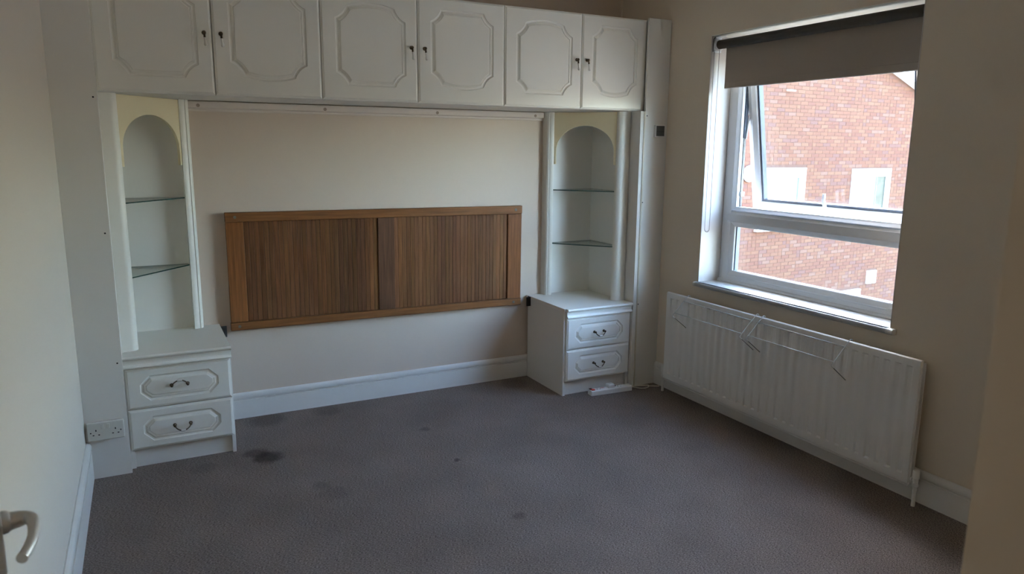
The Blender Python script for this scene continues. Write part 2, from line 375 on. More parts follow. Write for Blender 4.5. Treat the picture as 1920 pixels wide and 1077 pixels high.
b = MB(); b.lathe((-.026, hy, hs), (-1, 0, 0), [(.008, 0), (.0075, .002), (.003, .001)], 12); b.map(sm); obj('handle_screw', b, M['steel'], sash)
b = MB(); b.box(-.008, 0, hy-.030, hy-.058, hs+.002, hs+.020); b.map(sm); obj('keep', b, M['upvc'], sash, bevel=.002)
b = MB(); b.lathe((-.008, hy-.044, hs+.011), (-1, 0, 0), [(.004, 0), (.004, .001)], 8); b.map(sm); obj('keep_screw', b, M['hole'], sash)
# friction stay at the near jamb
b = MB(); b.box(FX+.040, FX+.054, -.978, -.982, 1.215, 2.10); obj('stay_track', b, M['steel'], win)
b = MB(); b.tube([(FX+.050, -.986, 1.625), (FX+.062, -.987, 1.74), (FX+.092, -.988, 1.90)], .006, 6); obj('stay_arm', b, M['chrome'], win, label='metal stay arm holding the sash open')
b = MB(); b.box(FX+.036, FX+.062, -.977, -.992, 1.285, 1.312); obj('stay_clip', b, M['upvc'], win)
b = MB(); b.box(FX+.036, FX+.058, -.977, -.984, 1.63, 2.06); obj('stay_channel', b, M['gasket'], win)

# ------------------------------------------------------------------ roller blind
BX = 2.912
bl = thing('roller_blind', 'taupe roller blind half drawn at the top of the window', 'blind', (BX, -1.52, 2.16))
b = MB(); b.lathe((BX, -.905, 2.160), (0, -1, 0), [(.0255, 0), (.0255, 1.262)], 28); obj('fabric_roll', b, M['fabric_back'], bl, smooth=40, label='dark backing of the rolled fabric')
b = MB(); fx = BX+.024; b.box(fx, fx+.0012, -.938, -2.160, 1.948, 2.160); obj('fabric', b, M['fabric'], bl)
b = MB(); b.box(fx-.002, fx+.004, -.939, -2.159, 1.9145, 1.949); obj('hem', b, M['fabric'], bl, bevel=.0015)
b = MB(); b.box(fx-.001, fx+.003, -.940, -2.158, 1.911, 1.9147); obj('hem_bar', b, M['alu'], bl)
b = MB(); b.box(BX-.032, BX+.03, -.8855, -.888, 2.118, 2.206); b.box(BX-.03, BX+.03, -.888, -.925, 2.203, 2.206); obj('bracket', b, M['upvc'], bl)
b = MB(); b.box(BX-.032, BX+.03, -2.182, -2.1795, 2.118, 2.206); obj('bracket', b, M['upvc'], bl)
b = MB(); b.lathe((BX, -.889, 2.158), (0, -1, 0), [(.033, 0), (.033, .003), (.028, .004), (.028, .014), (.033, .015), (.033, .017)], 24); obj('chain_wheel', b, M['plast'], bl, smooth=40)
b = MB(); b.tube([(BX-.020, -.892, 2.205), (BX-.034, -.891, 2.19), (BX-.036, -.891, 2.16), (BX-.034, -.891, 2.12)], .003, 6); obj('chain_guard', b, M['steel'], bl)
path = []
n = 168
for i in range(n+1): path.append((BX-.027, -.893-.004*i/n, 2.128-(2.128-1.083)*i/n))
for i in range(1, 8): a = PI*i/8; path.append((BX-.027+.006*(1-math.cos(a)), -.897-.012*(1-math.cos(a))*1.0, 1.083-.014*math.sin(a)))
for i in range(n+1): path.append((BX-.012, -.921+.002*i/n, 1.083+(2.128-1.083)*i/n))
b = MB()
for p in path: b.ball(p, .0024, 5, 3)
b.tube(path[::4]+[path[-1]], .0007, 4); obj('chain', b, M['chain'], bl, kind='stuff', label='long looped bead chain')

# ------------------------------------------------------------------ fitted furniture
def offset_loop(loop, d):
    n = len(loop); out = []
    for i in range(n):
        p0 = Vector(loop[i-1]); p = Vector(loop[i]); p1 = Vector(loop[(i+1) % n])
        e0 = (p-p0).normalized(); e1 = (p1-p).normalized()
        n0 = Vector((-e0.y, e0.x)); n1 = Vector((-e1.y, e1.x)); m = (n0+n1)
        if m.length < 1e-6: m = n0
        m.normalize(); c = max(m.dot(n0), .5); out.append(tuple(p+m*(d/c)))
    return out
def outline(a0, a1, b0, b1, cx, cz, concave=.0, top=0., bot=0., k=5):
    """counter-clockwise moulded outline with cut corners; top/bot bulge outwards"""
    P = []
    def corner(p, q, inner):
        mid = tuple((x+y)/2 for x, y in zip(p, q)); ctl = tuple(m+(i-m)*concave for m, i in zip(mid, inner))
        P.extend(bez(p, ctl, q, k) if concave else [p, q])
    cxm, czm = (a0+a1)/2, (b0+b1)/2
    def edge(p, q, bulge):
        if bulge: P.extend([(p[0]+(q[0]-p[0])*t, p[1]+bulge*4*t*(1-t)) for t in [i/10 for i in range(1, 10)]])
    edge((a0+cx, b0), (a1-cx, b0), -bot)
    corner((a1-cx, b0), (a1, b0+cz), (a1-cx, b0+cz)); corner((a1, b1-cz), (a1-cx, b1), (a1-cx, b1-cz))
    edge((a1-cx, b1), (a0+cx, b1), top)
    corner((a0+cx, b1), (a0, b1-cz), (a0+cx, b1-cz)); corner((a0, b0+cz), (a0+cx, b0), (a0+cx, b0+cz))
    return P
PROF = [(0, 0), (.0025, .0042), (.009, .0062), (.015, .0040), (.0175, .0018), (.0185, .0040), (.0205, .0016), (.0215, .0036), (.0235, .0012), (.0245, .0030), (.0275, .0004), (.029, 0)]
def moulded_front(x0, x1, z0, z1, y, th, loop, edge=.011, drop=.0055, sc=1.):
    """door or drawer front facing -y with a routed moulding along loop (x, z); back face at y+th"""
    b = MB()
    R = lambda i, yy: [(x0+i, yy, z0+i), (x1-i, yy, z0+i), (x1-i, yy, z1-i), (x0+i, yy, z1-i)]
    L = [R(0, y+th), R(0, y+drop+.002), R(.002, y+drop), R(edge*.7, y+drop*.55), R(edge*.8, y+.0006), R(edge, y)]
    b.loft(L, cap=False); b.add(R(0, y+th), [(0, 1, 2, 3)])
    lp = [offset_loop(loop, d*sc) for d, h in PROF]
    b.loft([[(p[0], y+h*sc, p[1]) for p in l] for l, (d, h) in zip(lp, PROF)], cap=False)
    outer = [(p[0], p[2]) for p in R(edge, y)]
    allp = outer + list(loop)
    tri = tessellate_polygon([[Vector((p[0], p[1], 0)) for p in outer], [Vector((p[0], p[1], 0)) for p in reversed(loop)]])
    rev = list(range(4)) + [4+len(loop)-1-i for i in range(len(loop))]
    b.add([(p[0], y, p[1]) for p in allp], [tuple(rev[i] for i in t) for t in tri])
    il = lp[-1]; tri = tessellate_polygon([[Vector((p[0], p[1], 0)) for p in il]])
    b.add([(p[0], y, p[1]) for p in il], [tuple(t) for t in tri])
    return b

def bail_handle(x, z, y, parent, up=False):
    """two bronze posts, swinging bail with a ceramic middle"""
    w = .036; s = 1 if up else -1
    b = MB()
    for sx in (-1, 1):
        b.lathe((x+sx*w, y, z), (0, -1, 0), [(.009, 0), (.009, .002), (.0045, .004), (.0045, .012), (.0065, .015), (.0065, .021), (.003, .024)], 10)
    N = 9; dz = .026; yo = .020
    def P(t): return (x-w+2*w*t, y-yo-(.006 if not up else .004)*math.sin(PI*t), z+s*dz*math.sin(PI*t)**.62)
    A = [P(i/20) for i in range(0, 8)]; B = [P(i/20) for i in range(13, 21)]
    rr = lambda n: [.0026+.0016*math.sin(PI*i/(n-1)) for i in range(n)]
    b.tube(A, .003, 7); b.tube(B, .003, 7)
    h = obj('handle', b, M['bronze'], parent, smooth=40, label='bronze bail handle flipped upwards' if up else None)
    b = MB(); C = [P(i/20) for i in range(7, 14)]
    b.tube(C, [.0045, .0062, .0050, .0066, .0050, .0062, .0045], 10); obj('handle_grip', b, M['ceramic'], parent, smooth=True, label='white ceramic grip')
def drop_pull(x, z, y, parent):
    b = MB(); b.lathe((x, y, z), (0, -1, 0), [(.010, 0), (.010, .002), (.005, .004), (.005, .010), (.0075, .013), (.0085, .017), (.007, .021), (.002, .023)], 12)
    b.lathe((x, y-.017, z-.004), (.08, -.10, -1), [(.0035, 0), (.0055, .006), (.0045, .012), (.0055, .016), (.004, .019)], 10)
    obj('handle', b, M['bronze'], parent, smooth=40, label='bronze drop pull')
    b = MB(); b.lathe((x+.0015, y-.0187, z-.0225), (.10, -.10, -1), [(.0042, 0), (.0055, .004), (.0048, .010), (.0052, .018), (.0072, .029), (.0078, .034), (.006, .038), (.001, .0395)], 12)
    obj('handle_drop', b, M['ceramic'], parent, smooth=True, label='white ceramic drop')

# overhead cupboards: three two-door units
DX = [-.297, .199, .704, 1.215, 1.731, 2.243, 2.729-.012]
CZ0, CZ1, DY = 1.797, 2.341, -.474
names = ['first white overhead cupboard from the left wall, above the left shelf tower', 'middle white overhead cupboard above the wooden headboard', 'white overhead cupboard nearest the window, above the right shelf tower']
for k in range(3):
    a, m_, c = DX[2*k], DX[2*k+1], DX[2*k+2]
    cu = thing('wall_cupboard', names[k], 'cupboard', ((a+c)/2, 0, CZ0), 'overhead cupboards over the bed recess')
    b = MB(); y0, y1 = DY+.020, WB; t = .016; z0, z1 = CZ0-.002, CZ1-.004
    b.box(a+.001, a+t, y0, y1, z0, z1); b.box(c-t, c-.001, y0, y1, z0, z1); b.box(a+t, c-t, y0, y1, z0, z0+t); b.box(a+t, c-t, y0, y1, z1-t, z1); b.box(a+t, c-t, y1-.006, y1, z0, z1)
    obj('carcass', b, M['mel2'], cu)
    for j, (p, q) in enumerate(((a, m_), (m_, c))):
        p += .0018; q -= .0018
        if j == 0:   # arched top, straight bottom
            lp = outline(p+.072, q-.064, 1.868, 2.262, .060, .063, .45, top=.021, bot=0)
        else:        # straight top, bowed bottom
            lp = outline(p+.072, q-.068, 1.888, 2.284, .060, .063, .45, top=0, bot=.019)
        d = obj('door', moulded_front(p, q, CZ0, CZ1, DY, .018, lp), M['mel'], cu)
        drop_pull(q-.034 if j == 0 else p+.036, 2.076, DY, d)

# bedside chests
def chest(side, x0, x1, label, ups):
    g = thing('bedside_chest', label, 'chest', ((x0+x1)/2, -.24, 0), 'bedside chests of drawers')
    yf = -.480; zt = .572; b = MB(); t = .018
    b.box(x0, x0+t, yf, WB-.018, 0, zt-.019); b.box(x1-t, x1, yf, WB-.018, 0, zt-.019); b.box(x0+t, x1-t, -.02, -.012, .08, zt-.02); b.box(x0+t, x1-t, yf+.006, yf+.022, .5, zt-.02)
    obj('carcass', b, M['mel2'], g, bevel=.001)
    b = MB(); b.box(x0+t, x1-t, yf+.018, yf+.034, 0, .098); obj('plinth', b, M['mel2'], g)
    # top with nosing and a cove moulding under it
    b = MB(); b.box(x0, x1, -.486, WB, zt-.019, zt); obj('top', b, M['mel'], g, bevel=.001)
    pr = [(-.484, zt)] + [(-.506-.0075*math.sin(PI*i/8), zt-.0085+.0085*math.cos(PI*i/8)) for i in range(9)] + [(-.502, zt-.019), (-.500, zt-.024), (-.4985, zt-.034), (-.499, zt-.042), (-.5035, zt-.048)] + [(-.506-.005*math.sin(PI*i/6), zt-.0555+.0055*math.cos(PI*i/6)) for i in range(7)] + [(-.500, zt-.063), (-.484, zt-.063)]
    b = MB(); b.prism(pr, 'x', x0+(.012 if side == 'R' else 0), x1-.001 if side == 'R' else x1+.001); obj('cornice', b, M['mel'], g)
    dx0, dx1 = x0+(.014 if side == 'R' else .004), x1-.006
    for j, (z0, z1) in enumerate(((.304, .506), (.098, .300))):
        zc = (z0+z1)/2; pw = (dx1-dx0)
        lp = outline(dx0+.060, dx1-.060, zc-.064, zc+.062, .042, .042, 0)
        d = obj('drawer', moulded_front(dx0, dx1, z0, z1, yf-.018, .018, lp, edge=.012), M['mel'], g)
        bail_handle((dx0+dx1)/2-.002, zc+.001, yf-.018, d, ups[j])
    return g
chest('L', -.295, .187, 'white two drawer bedside chest left of the headboard, upper handle flipped up', (True, False))
chest('R', 2.155, 2.661, 'white two drawer bedside chest right of the headboard, beside the window wall', (False, False))

# corner shelf towers standing on the chests
def tower(side, label):
    s = 1 if side == 'L' else -1
    ex = -.295 if side == 'L' else 2.660              # outer side
    X = lambda d: ex+s*d
    z0, z1 = .5725, 1.794
    g = thing('corner_shelf_unit', label, 'shelf unit', (X(.2), -.2, z0), 'corner shelf towers on the bedside chests')
    # post against the side: flat front, rounded inner edge
    w = .072 if side == 'L' else .075
    def arc(cx, cy, r, a0, a1, n=6): return [(cx+r*math.cos(a0+(a1-a0)*i/n), cy+r*math.sin(a0+(a1-a0)*i/n)) for i in range(n+1)]
    P = [(0, -.30), (0, -.412)]
    P += [(.044, -.404), (.052, -.4025), (.060, -.397), (w-.003, -.384), (w, -.374), (w, -.362), (w-.012, -.352), (w-.030, -.340), (.02, -.32)]
    b = MB(); b.prism([(X(d), y) for d, y in P], 'z', z0, z1); obj('post', b, M['mel'], g, smooth=35)
    # post by the back wall, fluted
    P = [(.398, WB-.0005), (.398, -.030), (.392, -.043), (.384, -.048), (.380, -.0445), (.376, -.050), (.362, -.056), (.352, -.056), (.349, -.050), (.349, -.020), (.352, WB-.0005)]
    b = MB(); b.prism([(X(d), y) for d, y in P], 'z', z0, z1); obj('post', b, M['mel'], g, smooth=35)
    b = MB(); b.box(X(.012), X(.352), WB-.0005, WB-.012, z0, z1); obj('back_panel', b, M['mel2'], g)
    b = MB(); b.box(X(0), X(.012), -.30, WB-.0005, z0, z1); obj('side_panel', b, M['mel2'], g)
    A = Vector((X(w-.004), -.369)); B = Vector((X(.351), -.046)); d = (B-A); L = d.length; d /= L; nrm = Vector((d.y, -d.x)) if side == 'L' else Vector((-d.y, d.x))
    if nrm.y > 0: nrm = -nrm
    tp, sp, fo = z1-.003, 1.545, 1.458; leg = .018
    # arched board across the opening
    ctr = L/2; rx = L/2-leg; ap = 1.706
    inner = [(leg, fo)] + [(ctr-rx*math.cos(PI*i/24), sp+(ap-sp)*math.sin(PI*i/24)) for i in range(25)] + [(L-leg, fo)]
    poly = [(0, tp), (0, fo)] + inner + [(L, fo), (L, tp)]
    b = MB(); tri = tessellate_polygon([[Vector((p[0], p[1], 0)) for p in poly]]); n = len(poly)
    for off in (.004, -.012):
        pass
    f3 = lambda p, o: (A.x+d.x*p[0]+nrm.x*o, A.y+d.y*p[0]+nrm.y*o, p[1])
    b.add([f3(p, .003) for p in poly]+[f3(p, -.012) for p in poly], [tuple(t) for t in tri]+[tuple(n+i for i in reversed(t)) for t in tri]+[(i, (i+1) % n, n+(i+1) % n, n+i) for i in range(n)])
    obj('arch_board', b, M['cream'], g, label='cream arched fascia')
    for z in (.930, 1.290):
        tri3 = [(X(.012), -.355), (A.x, A.y), (B.x, B.y), (X(.34), -.013), (X(.012), -.013)]
        b = MB(); n = len(tri3); b.add([(x, y, z-.006) for x, y in tri3]+[(x, y, z) for x, y in tri3], [tuple(range(n)), tuple(range(n, 2*n))])
        b.cur = 1; b.add([(x, y, zz) for zz in (z-.006, z) for x, y in tri3], [(i, (i+1) % n, n+(i+1) % n, n+i) for i in range(n)])
        obj('glass_shelf', b, [M['shelf'], M['shelf_edge']], g)
    return g
tower('L', 'white corner shelf tower with cream arch and glass shelves, nearest the left wall')
tower('R', 'white corner shelf tower with cream arch and glass shelves, nearest the window')

# filler panels
fl = thing('filler_panel', 'tall pale filler panel between left wall and the furniture, above and behind the double socket', 'panel', (-.385, -.52, 0), 'tall filler panels at the ends of the furniture')
b = MB(); b.box(LX0+.0002, -.2953, -.526, -.508, 0, 2.45); obj('board', b, M['mel2'], fl)
b = MB(); b.box(-.312, -.2953, -.508, WB-.001, 0, 2.45); obj('return_board', b, M['mel2'], fl)
for x, z in ((-.311, 1.765), (-.315, 1.165), (-.316, .553)):
    obj('screw', MB().lathe((x, -.526, z), (0, -1, 0), [(.004, 0), (.003, .001)], 8), M['hole'], fl)
fr = thing('filler_panel', 'tall white boxed panel in the corner beside the radiator, carrying a small dark display', 'panel', (2.77, -.3, 0), 'tall filler panels at the ends of the furniture')
b = MB(); b.box(2.700, WR-.001, -.512, -.496, 0, 2.348); obj('board', b, M['mel2'], fr)
b = MB(); b.box(2.6655, 2.700, -.508, WB-.001, 0, 1.793); b.box(2.728, WR-.001, -.496, WB-.001, 1.79, 2.346); obj('return_board', b, M['mel2'], fr)
b = MB(); b.box(2.690, 2.700, -.512, -.508, 0, 1.793); obj('edge_strip', b, M['mel_edge'], fr, label='yellowed edging')
for x, z in ((2.711, 1.765), (2.703, 1.225), (2.702, .560)):
    obj('screw', MB().lathe((x, -.512, z), (0, -1, 0), [(.004, 0), (.003, .001)], 8), M['hole'], fr)
b = MB(); b.box(2.735, 2.80, -.497, -.47, 2.336, 2.352); obj('black_cap', b, M['dark'], fr)

# ------------------------------------------------------------------ headboard
HB = thing('headboard', 'slatted brown wooden headboard panel mounted on the wall between the bedside chests', 'headboard', (1.167, WB, .86))
HB.rotation_euler = (0, math.radians(.38), 0)
hx0, hx1, hz0, hz1, hy1 = .246, 2.088, .527, 1.193, WB-.012
RAIL = (.22, .092, .032)
def hp(name, x0, x1, z0, z1, y0, y1, mtl, colr, bev=.003):
    return obj(name, MB().box(x0, x1, y0, y1, z0, z1), M[mtl], HB, bevel=bev, color=colr)
hp('rail', hx0, hx1, hz1-.052, hz1, hy1-.034, hy1, 'wood_h', RAIL); hp('rail', hx0, hx1, hz0, hz0+.046, hy1-.034, hy1, 'wood_h', RAIL)
zA, zB = hz0+.047, hz1-.053
hp('stile', hx0+.002, .341, zA, zB, hy1-.031, hy1, 'wood_v', (.25, .10, .034)); hp('stile', 1.986, hx1-.002, zA, zB, hy1-.031, hy1, 'wood_v', (.225, .088, .032))
hp('mid_board', 1.107, 1.209, zA, zB, hy1-.029, hy1, 'wood_v', (.135, .066, .036))
rs = random.Random(4)
def slats(xa, xb, n, pat):
    w = (xb-xa)/n
    for i in range(n):
        f = pat(i/(n-1))*rs.uniform(.88, 1.12)
        c = (.165*f, .072*f*rs.uniform(.95, 1.06), .029*f*rs.uniform(.9, 1.1))
        dd = rs.uniform(-.0008, .0008)
        hp('slat', xa+i*w+.0005, xa+(i+1)*w-.0005, zA, zB, hy1-.020+dd, hy1-.006, 'wood_v', c, .0013)
slats(.3425, 1.106, 29, lambda t: .95-.18*math.exp(-((t-.8)/.12)**2)+.30*math.exp(-((t-.97)/.05)**2)+.1*math.exp(-((t-.35)/.2)**2))
slats(1.2105, 1.985, 30, lambda t: 1.05+.45*math.exp(-((t-.03)/.045)**2)-.25*math.exp(-((t-.42)/.07)**2)+.35*math.exp(-((t-.95)/.06)**2)+.12*math.exp(-((t-.2)/.1)**2))
for x, z in ((.297, 1.167), (2.040, 1.167), (.292, .550), (2.032, .549)):
    b = MB(); b.lathe((x, hy1-.0335, z), (0, -1, 0), [(.0085, 0), (.008, .0025), (.005, .003), (.004, .001)], 14); obj('bolt', b, M['steel'], HB, smooth=40)
b = MB(); b.box(.35, 1.98, hy1-.006, WB, .70, .76); obj('wall_batten', b, M['wood_h'], HB, color=(.2, .09, .04))
# black bed brackets on the chest sides
def bracket(x, s, label):
    b = MB(); b.box(x, x-s*.032, WB-.060, WB-.056, .507, .570); b.box(x, x-s*.003, WB-.060, WB-.022, .507, .570)
    b.box(x-s*.010, x-s*.026, WB-.0625, WB-.060, .52, .556)
    tag(obj('iron_bracket', b, M['dark'], bevel=.001), label, 'bracket', 'black iron brackets on the chests')
bracket(2.1545, 1, 'black iron bracket on the side of the right bedside chest')
bracket(.1875, -1, 'black iron bracket behind the left bedside chest, under the headboard corner')
b = MB(); b.box(2.6645, 2.6615, -.350, -.386, .578, .676)
pb = tag(obj('cabinet_plate', b, M['plast'], bevel=.001), 'small white fixing plate with two screws beside the right shelf tower', 'plate')
b = MB(); b.box(2.6615, 2.6595, -.360, -.376, .598, .656); obj('latch', b, M['plast'], pb, bevel=.001)
for z in (.588, .666): obj('screw', MB().lathe((2.6615, -.368, z), (-1, 0, 0), [(.004, 0), (.003, .0008)], 8), M['hole'], pb)

# ------------------------------------------------------------------ double socket
so = thing('wall_socket', 'double power socket low on the left filler panel', 'socket', (-.387, -.526, .244))
b = MB(); b.box(-.462, -.315, -.526, -.548, .203, .284); obj('back_box', b, M['old'], so, bevel=.004, label='discoloured surface box')
b = MB(); b.box(-.466, -.3105, -.548, -.560, .199, .288); obj('faceplate', b, M['socket'], so, bevel=.005, seg=3)
Y = -.5602
for sx in (-1, 1):
    cx = -.388+sx*.040
    obj('switch_rocker', MB().box(-.388+sx*.0115-.0062, -.388+sx*.0115+.0062, Y, Y-.0035, .255, .278), M['socket'], so, bevel=.001)
    for dx, z, w, h in ((0, .250, .0045, .0085), (-.0115, .228, .007, .0045), (.0115, .228, .007, .0045)):
        obj('pin_slot', MB().box(cx+dx-w/2, cx+dx+w/2, Y, Y-.0006, z-h/2, z+h/2), M['hole'], so)
    obj('screw', MB().lathe((-.388+sx*.062, Y, .240), (0, -1, 0), [(.0032, 0), (.0028, .0006)], 10), M['hole'], so)

# ------------------------------------------------------------------ display on the right panel
th = thing('thermostat', 'small white wall unit with a dark display on the corner panel', 'thermostat', (2.812, -.512, 1.673))
b = MB(); b.box(2.768, 2.846, -.512, -.527, 1.634, 1.711); obj('case', b, M['plast'], th, bevel=.003)
b = MB(); b.box(2.777, 2.840, -.527, -.5278, 1.642, 1.705); obj('display', b, M['lcd'], th)
b = MB(); b.box(2.779, 2.838, -.5278, -.5282, 1.6685, 1.6705); obj('display_divider', b, M['lcdline'], th)

# ------------------------------------------------------------------ radiator
RX = 2.784; ra, rb_, rz0, rz1 = -.698, -2.408, .095, .670
rad = thing('radiator', 'long white panel radiator under the window', 'radiator', (2.83, -1.55, .1))
pitch = .0555; nf = 30; ys = [ra]; hs_ = [0]
first = rb_+.047
cs = sorted([first+pitch*i for i in range(nf)], reverse=True)
for c in cs:
    for dy, h in ((.0165, 0), (.0095, 1), (-.0095, 1), (-.0165, 0)): ys.append(c+dy); hs_.append(h)
ys.append(rb_); hs_.append(0)
zr = [(rz0, 0, .018), (rz0, 0, .006), (rz0+.006, 0, .001), (rz0+.014, 0, 0), (.138, 0, 0), (.146, 1, 0), (.162, .8, 0), (.30, .5, 0), (.48, .5, 0), (.612, .8, 0), (.628, 1, 0), (.636, 0, 0), (rz1-.012, 0, 0), (rz1-.004, 0, .002), (rz1, 0, .008), (rz1-.001, 0, .018)]
b = MB(); nY = len(ys)
vs = [(RX+dx+.0080*k*h, y, z) for z, k, dx in zr for y, h in zip(ys, hs_)]
fs = [(j*nY+i, j*nY+i+1, (j+1)*nY+i+1, (j+1)*nY+i) for j in range(len(zr)-1) for i in range(nY-1)]
b.add(vs, fs)
bk = [(RX+.018, ra, rz0), (RX+.018, rb_, rz0), (RX+.018, rb_, rz1-.001), (RX+.018, ra, rz1-.001)]
b.add(bk, [(0, 1, 2, 3)])
for y in (ra, rb_): b.add([(RX+dx, y, z) for z, k, dx in zr], [tuple(range(len(zr)))])
obj('front_panel', b, M['rad'], rad, smooth=30)
for ya_, yb_ in ((ra-.006, ra+.003), (rb_-.003, rb_+.006)):
    b = MB(); b.box(RX+.004, RX+.016, ya_, yb_, rz0+.01, rz1-.03); obj('edge_seam', b, M['rad'], rad, bevel=.003)
b = MB(); b.tube([(RX+.010, ra-.004, rz0-.003), (RX+.010, rb_+.004, rz0-.003)], .0055, 8); obj('bottom_seam', b, M['rad'], rad, smooth=True)
b = MB()
zz = []; y = ra-.04; i = 0
fy = []
while y > rb_+.04:
    fy.append((y, i % 2)); i += 1; y -= .014
b.loft([[(RX+.020+(.024 if k else 0), yy, z) for z in (rz0+.03, rz1-.025)] for yy, k in fy], cap=False, closed=False); obj('convector_fins', b, M['rad'], rad, kind='stuff')
b = MB(); b.box(RX+.046, RX+.050, ra-.005, rb_+.005, rz0+.02, rz1-.02); b.box(RX+.05, WR-.0005, -1.0, -1.04, .2, .6); b.box(RX+.05, WR-.0005, -2.06, -2.10, .2, .6); obj('wall_bracket', b, M['rad'], rad)
def valve(y, s):
    vx = RX+.022; zc = .120
    b = MB(); b.tube([(vx, y-s*.030, zc), (vx, y, zc)], .010, 12); b.lathe((vx, y-s*.026, zc), (0, s, 0), [(.0145, 0), (.0145, .012)], 6)
    b.lathe((vx, y, zc-.028), (0, 0, 1), [(.010, 0), (.014, .004), (.014, .014), (.011, .017), (.012, .026), (.012, .034), (.010, .042)], 14)
    v = obj('valve', b, M['rad'], rad, smooth=40)
    b = MB(); b.lathe((vx, y, zc+.010), (0, 0, 1), [(.011, 0), (.0155, .004), (.0155, .036), (.0135, .041), (.0120, .040), (.011, .038)], 16); obj('valve_cap', b, M['plast'], v, smooth=40)
    b = MB(); b.tube([(vx, y, zc-.02), (vx, y, 0)], .0085, 12); obj('pipe', b, M['rad'], v, smooth=40)
valve(-2.432, -1); valve(-.672, 1)

# two clip-on wire airers
def airer(ya, yb, label):
    g = thing('wire_airer', label, 'airer', (2.74, (ya+yb)/2, .57), 'wire airers clipped on the radiator')
    for y in (ya, yb):
        b = MB()
        hk = [(RX+.0215, y, .61), (RX+.0215, y, .665), (RX+.018, y, .677), (RX+.008, y, .680), (RX-.003, y, .675), (RX-.012, y, .664), (2.690, y, .585), (2.672, y, .567), (2.676, y, .560), (2.688, y, .551)]
        b.tube(hk, .0022, 7); fr_ = obj('side_wire', b, M['wire'], g, smooth=True)
        b = MB(); b.tube([(2.688, y, .551), (2.7805, y, .479)], .0022, 7); obj('rest_tip', b, M['wire_tip'], fr_, smooth=True, label='dark sleeved end of the wire')
    for x, z in ((2.7545, .649), (2.6885, .582)):
        b = MB(); b.tube([(x-.003, ya, z), (x-.003, yb, z)], .0019, 7); obj('rail_wire', b, M['wire'], g, smooth=True)
airer(-.896, -1.454, 'thin wire airer on the radiator, the one nearer the room corner')
airer(-1.502, -2.048, 'thin wire airer on the radiator, the one nearer the valve end')

# ------------------------------------------------------------------ extension lead and plug
ex = thing('extension_lead', 'white extension strip lying on the carpet before the right bedside chest', 'extension lead', (2.48, -.56, 0))
ang = math.atan2(-.018, .30); ca, sa_ = math.cos(ang), math.sin(ang)
def EX(v): return (2.322+v[0]*ca-v[1]*sa_, -.566+v[0]*sa_+v[1]*ca, v[2])
b = MB(); b.prism([(-.0, .0), (.0, .030), (.006, .036), (.046, .036), (.052, .030), (.052, 0)], 'x', 0, .305); b.map(EX); obj('strip', b, M['plast'], ex, bevel=.003)
b = MB(); b.box(.004, .022, .026, .046, .036, .0395); b.map(EX); obj('black_mark', b, M['dark'], ex)
b = MB(); b.box(.006, .028, .004, .024, .036, .041); b.map(EX); obj('neon_switch', b, M['red'], ex, bevel=.001)
for x0 in (.060, .215):
    for dx, dy, w, h in ((0, .036, .004, .008), (-.011, .016, .007, .004), (.011, .016, .007, .004)):
        b = MB(); b.box(x0+dx-w/2, x0+dx+w/2, dy-h/2, dy+h/2, .036, .0364); b.map(EX); obj('pin_slot', b, M['hole'], ex)
b = MB(); b.box(.080, .112, .030, .036, .036, .0363); b.map(EX); obj('red_line', b, M['red'], ex)
cable = [EX((.303, .026, .018)), (2.655, -.556, .012), (2.69, -.575, .006), (2.725, -.590, .005), (2.755, -.585, .005), (2.778, -.565, .005), (2.782, -.545, .005), (2.760, -.535, .005), (2.735, -.532, .005), (2.712, -.525, .005)]
def smooth_path(P, k=4):
    P = [Vector(p) for p in P]; out = []
    for i in range(len(P)-1):
        p0, p1, p2, p3 = P[max(i-1, 0)], P[i], P[i+1], P[min(i+2, len(P)-1)]
        for j in range(k):
            t = j/k; out.append(.5*((2*p1)+(p2-p0)*t+(2*p0-5*p1+4*p2-p3)*t*t+(3*p1-p0-3*p2+p3)*t**3))
    return out+[P[-1]]
b = MB(); b.tube(smooth_path(cable), .0034, 8); obj('cable', b, M['cable'], ex, smooth=True)
pg = thing('plug', 'white three pin plug in the middle of the extension strip', 'plug', (2.46, -.56, .036))
b = MB(); b.loft([[EX(p) for p in ((.128, .004, .0365), (.176, .004, .0365), (.176, .050, .0365), (.128, .050, .0365))], [EX(p) for p in ((.129, .005, .056), (.175, .005, .056), (.175, .049, .056), (.129, .049, .056))], [EX(p) for p in ((.134, .010, .060), (.170, .010, .060), (.170, .044, .060), (.134, .044, .060))]])
obj('body', b, M['plast'], pg, bevel=.002)
b = MB(); b.box(.142, .164, .018, .036, .060, .0608); b.map(EX); obj('fuse_cover', b, M['socket'], pg)
b = MB(); b.lathe((.176, .016, .046), (1, 0, 0), [(.005, 0), (.0045, .008)], 10); b.map(EX); obj('cord_grip', b, M['hole'], pg)
pc = [EX((.178, .016, .046)), EX((.205, .030, .046)), EX((.25, .054, .040)), (2.60, -.522, .022), (2.655, -.517, .008), (2.70, -.530, .0045), (2.74, -.545, .0045), (2.80, -.578, .0045), (2.838, -.597, .0045)]
b = MB(); b.tube(smooth_path(pc), .0032, 8); obj('cable', b, M['cable'], pg, smooth=True)

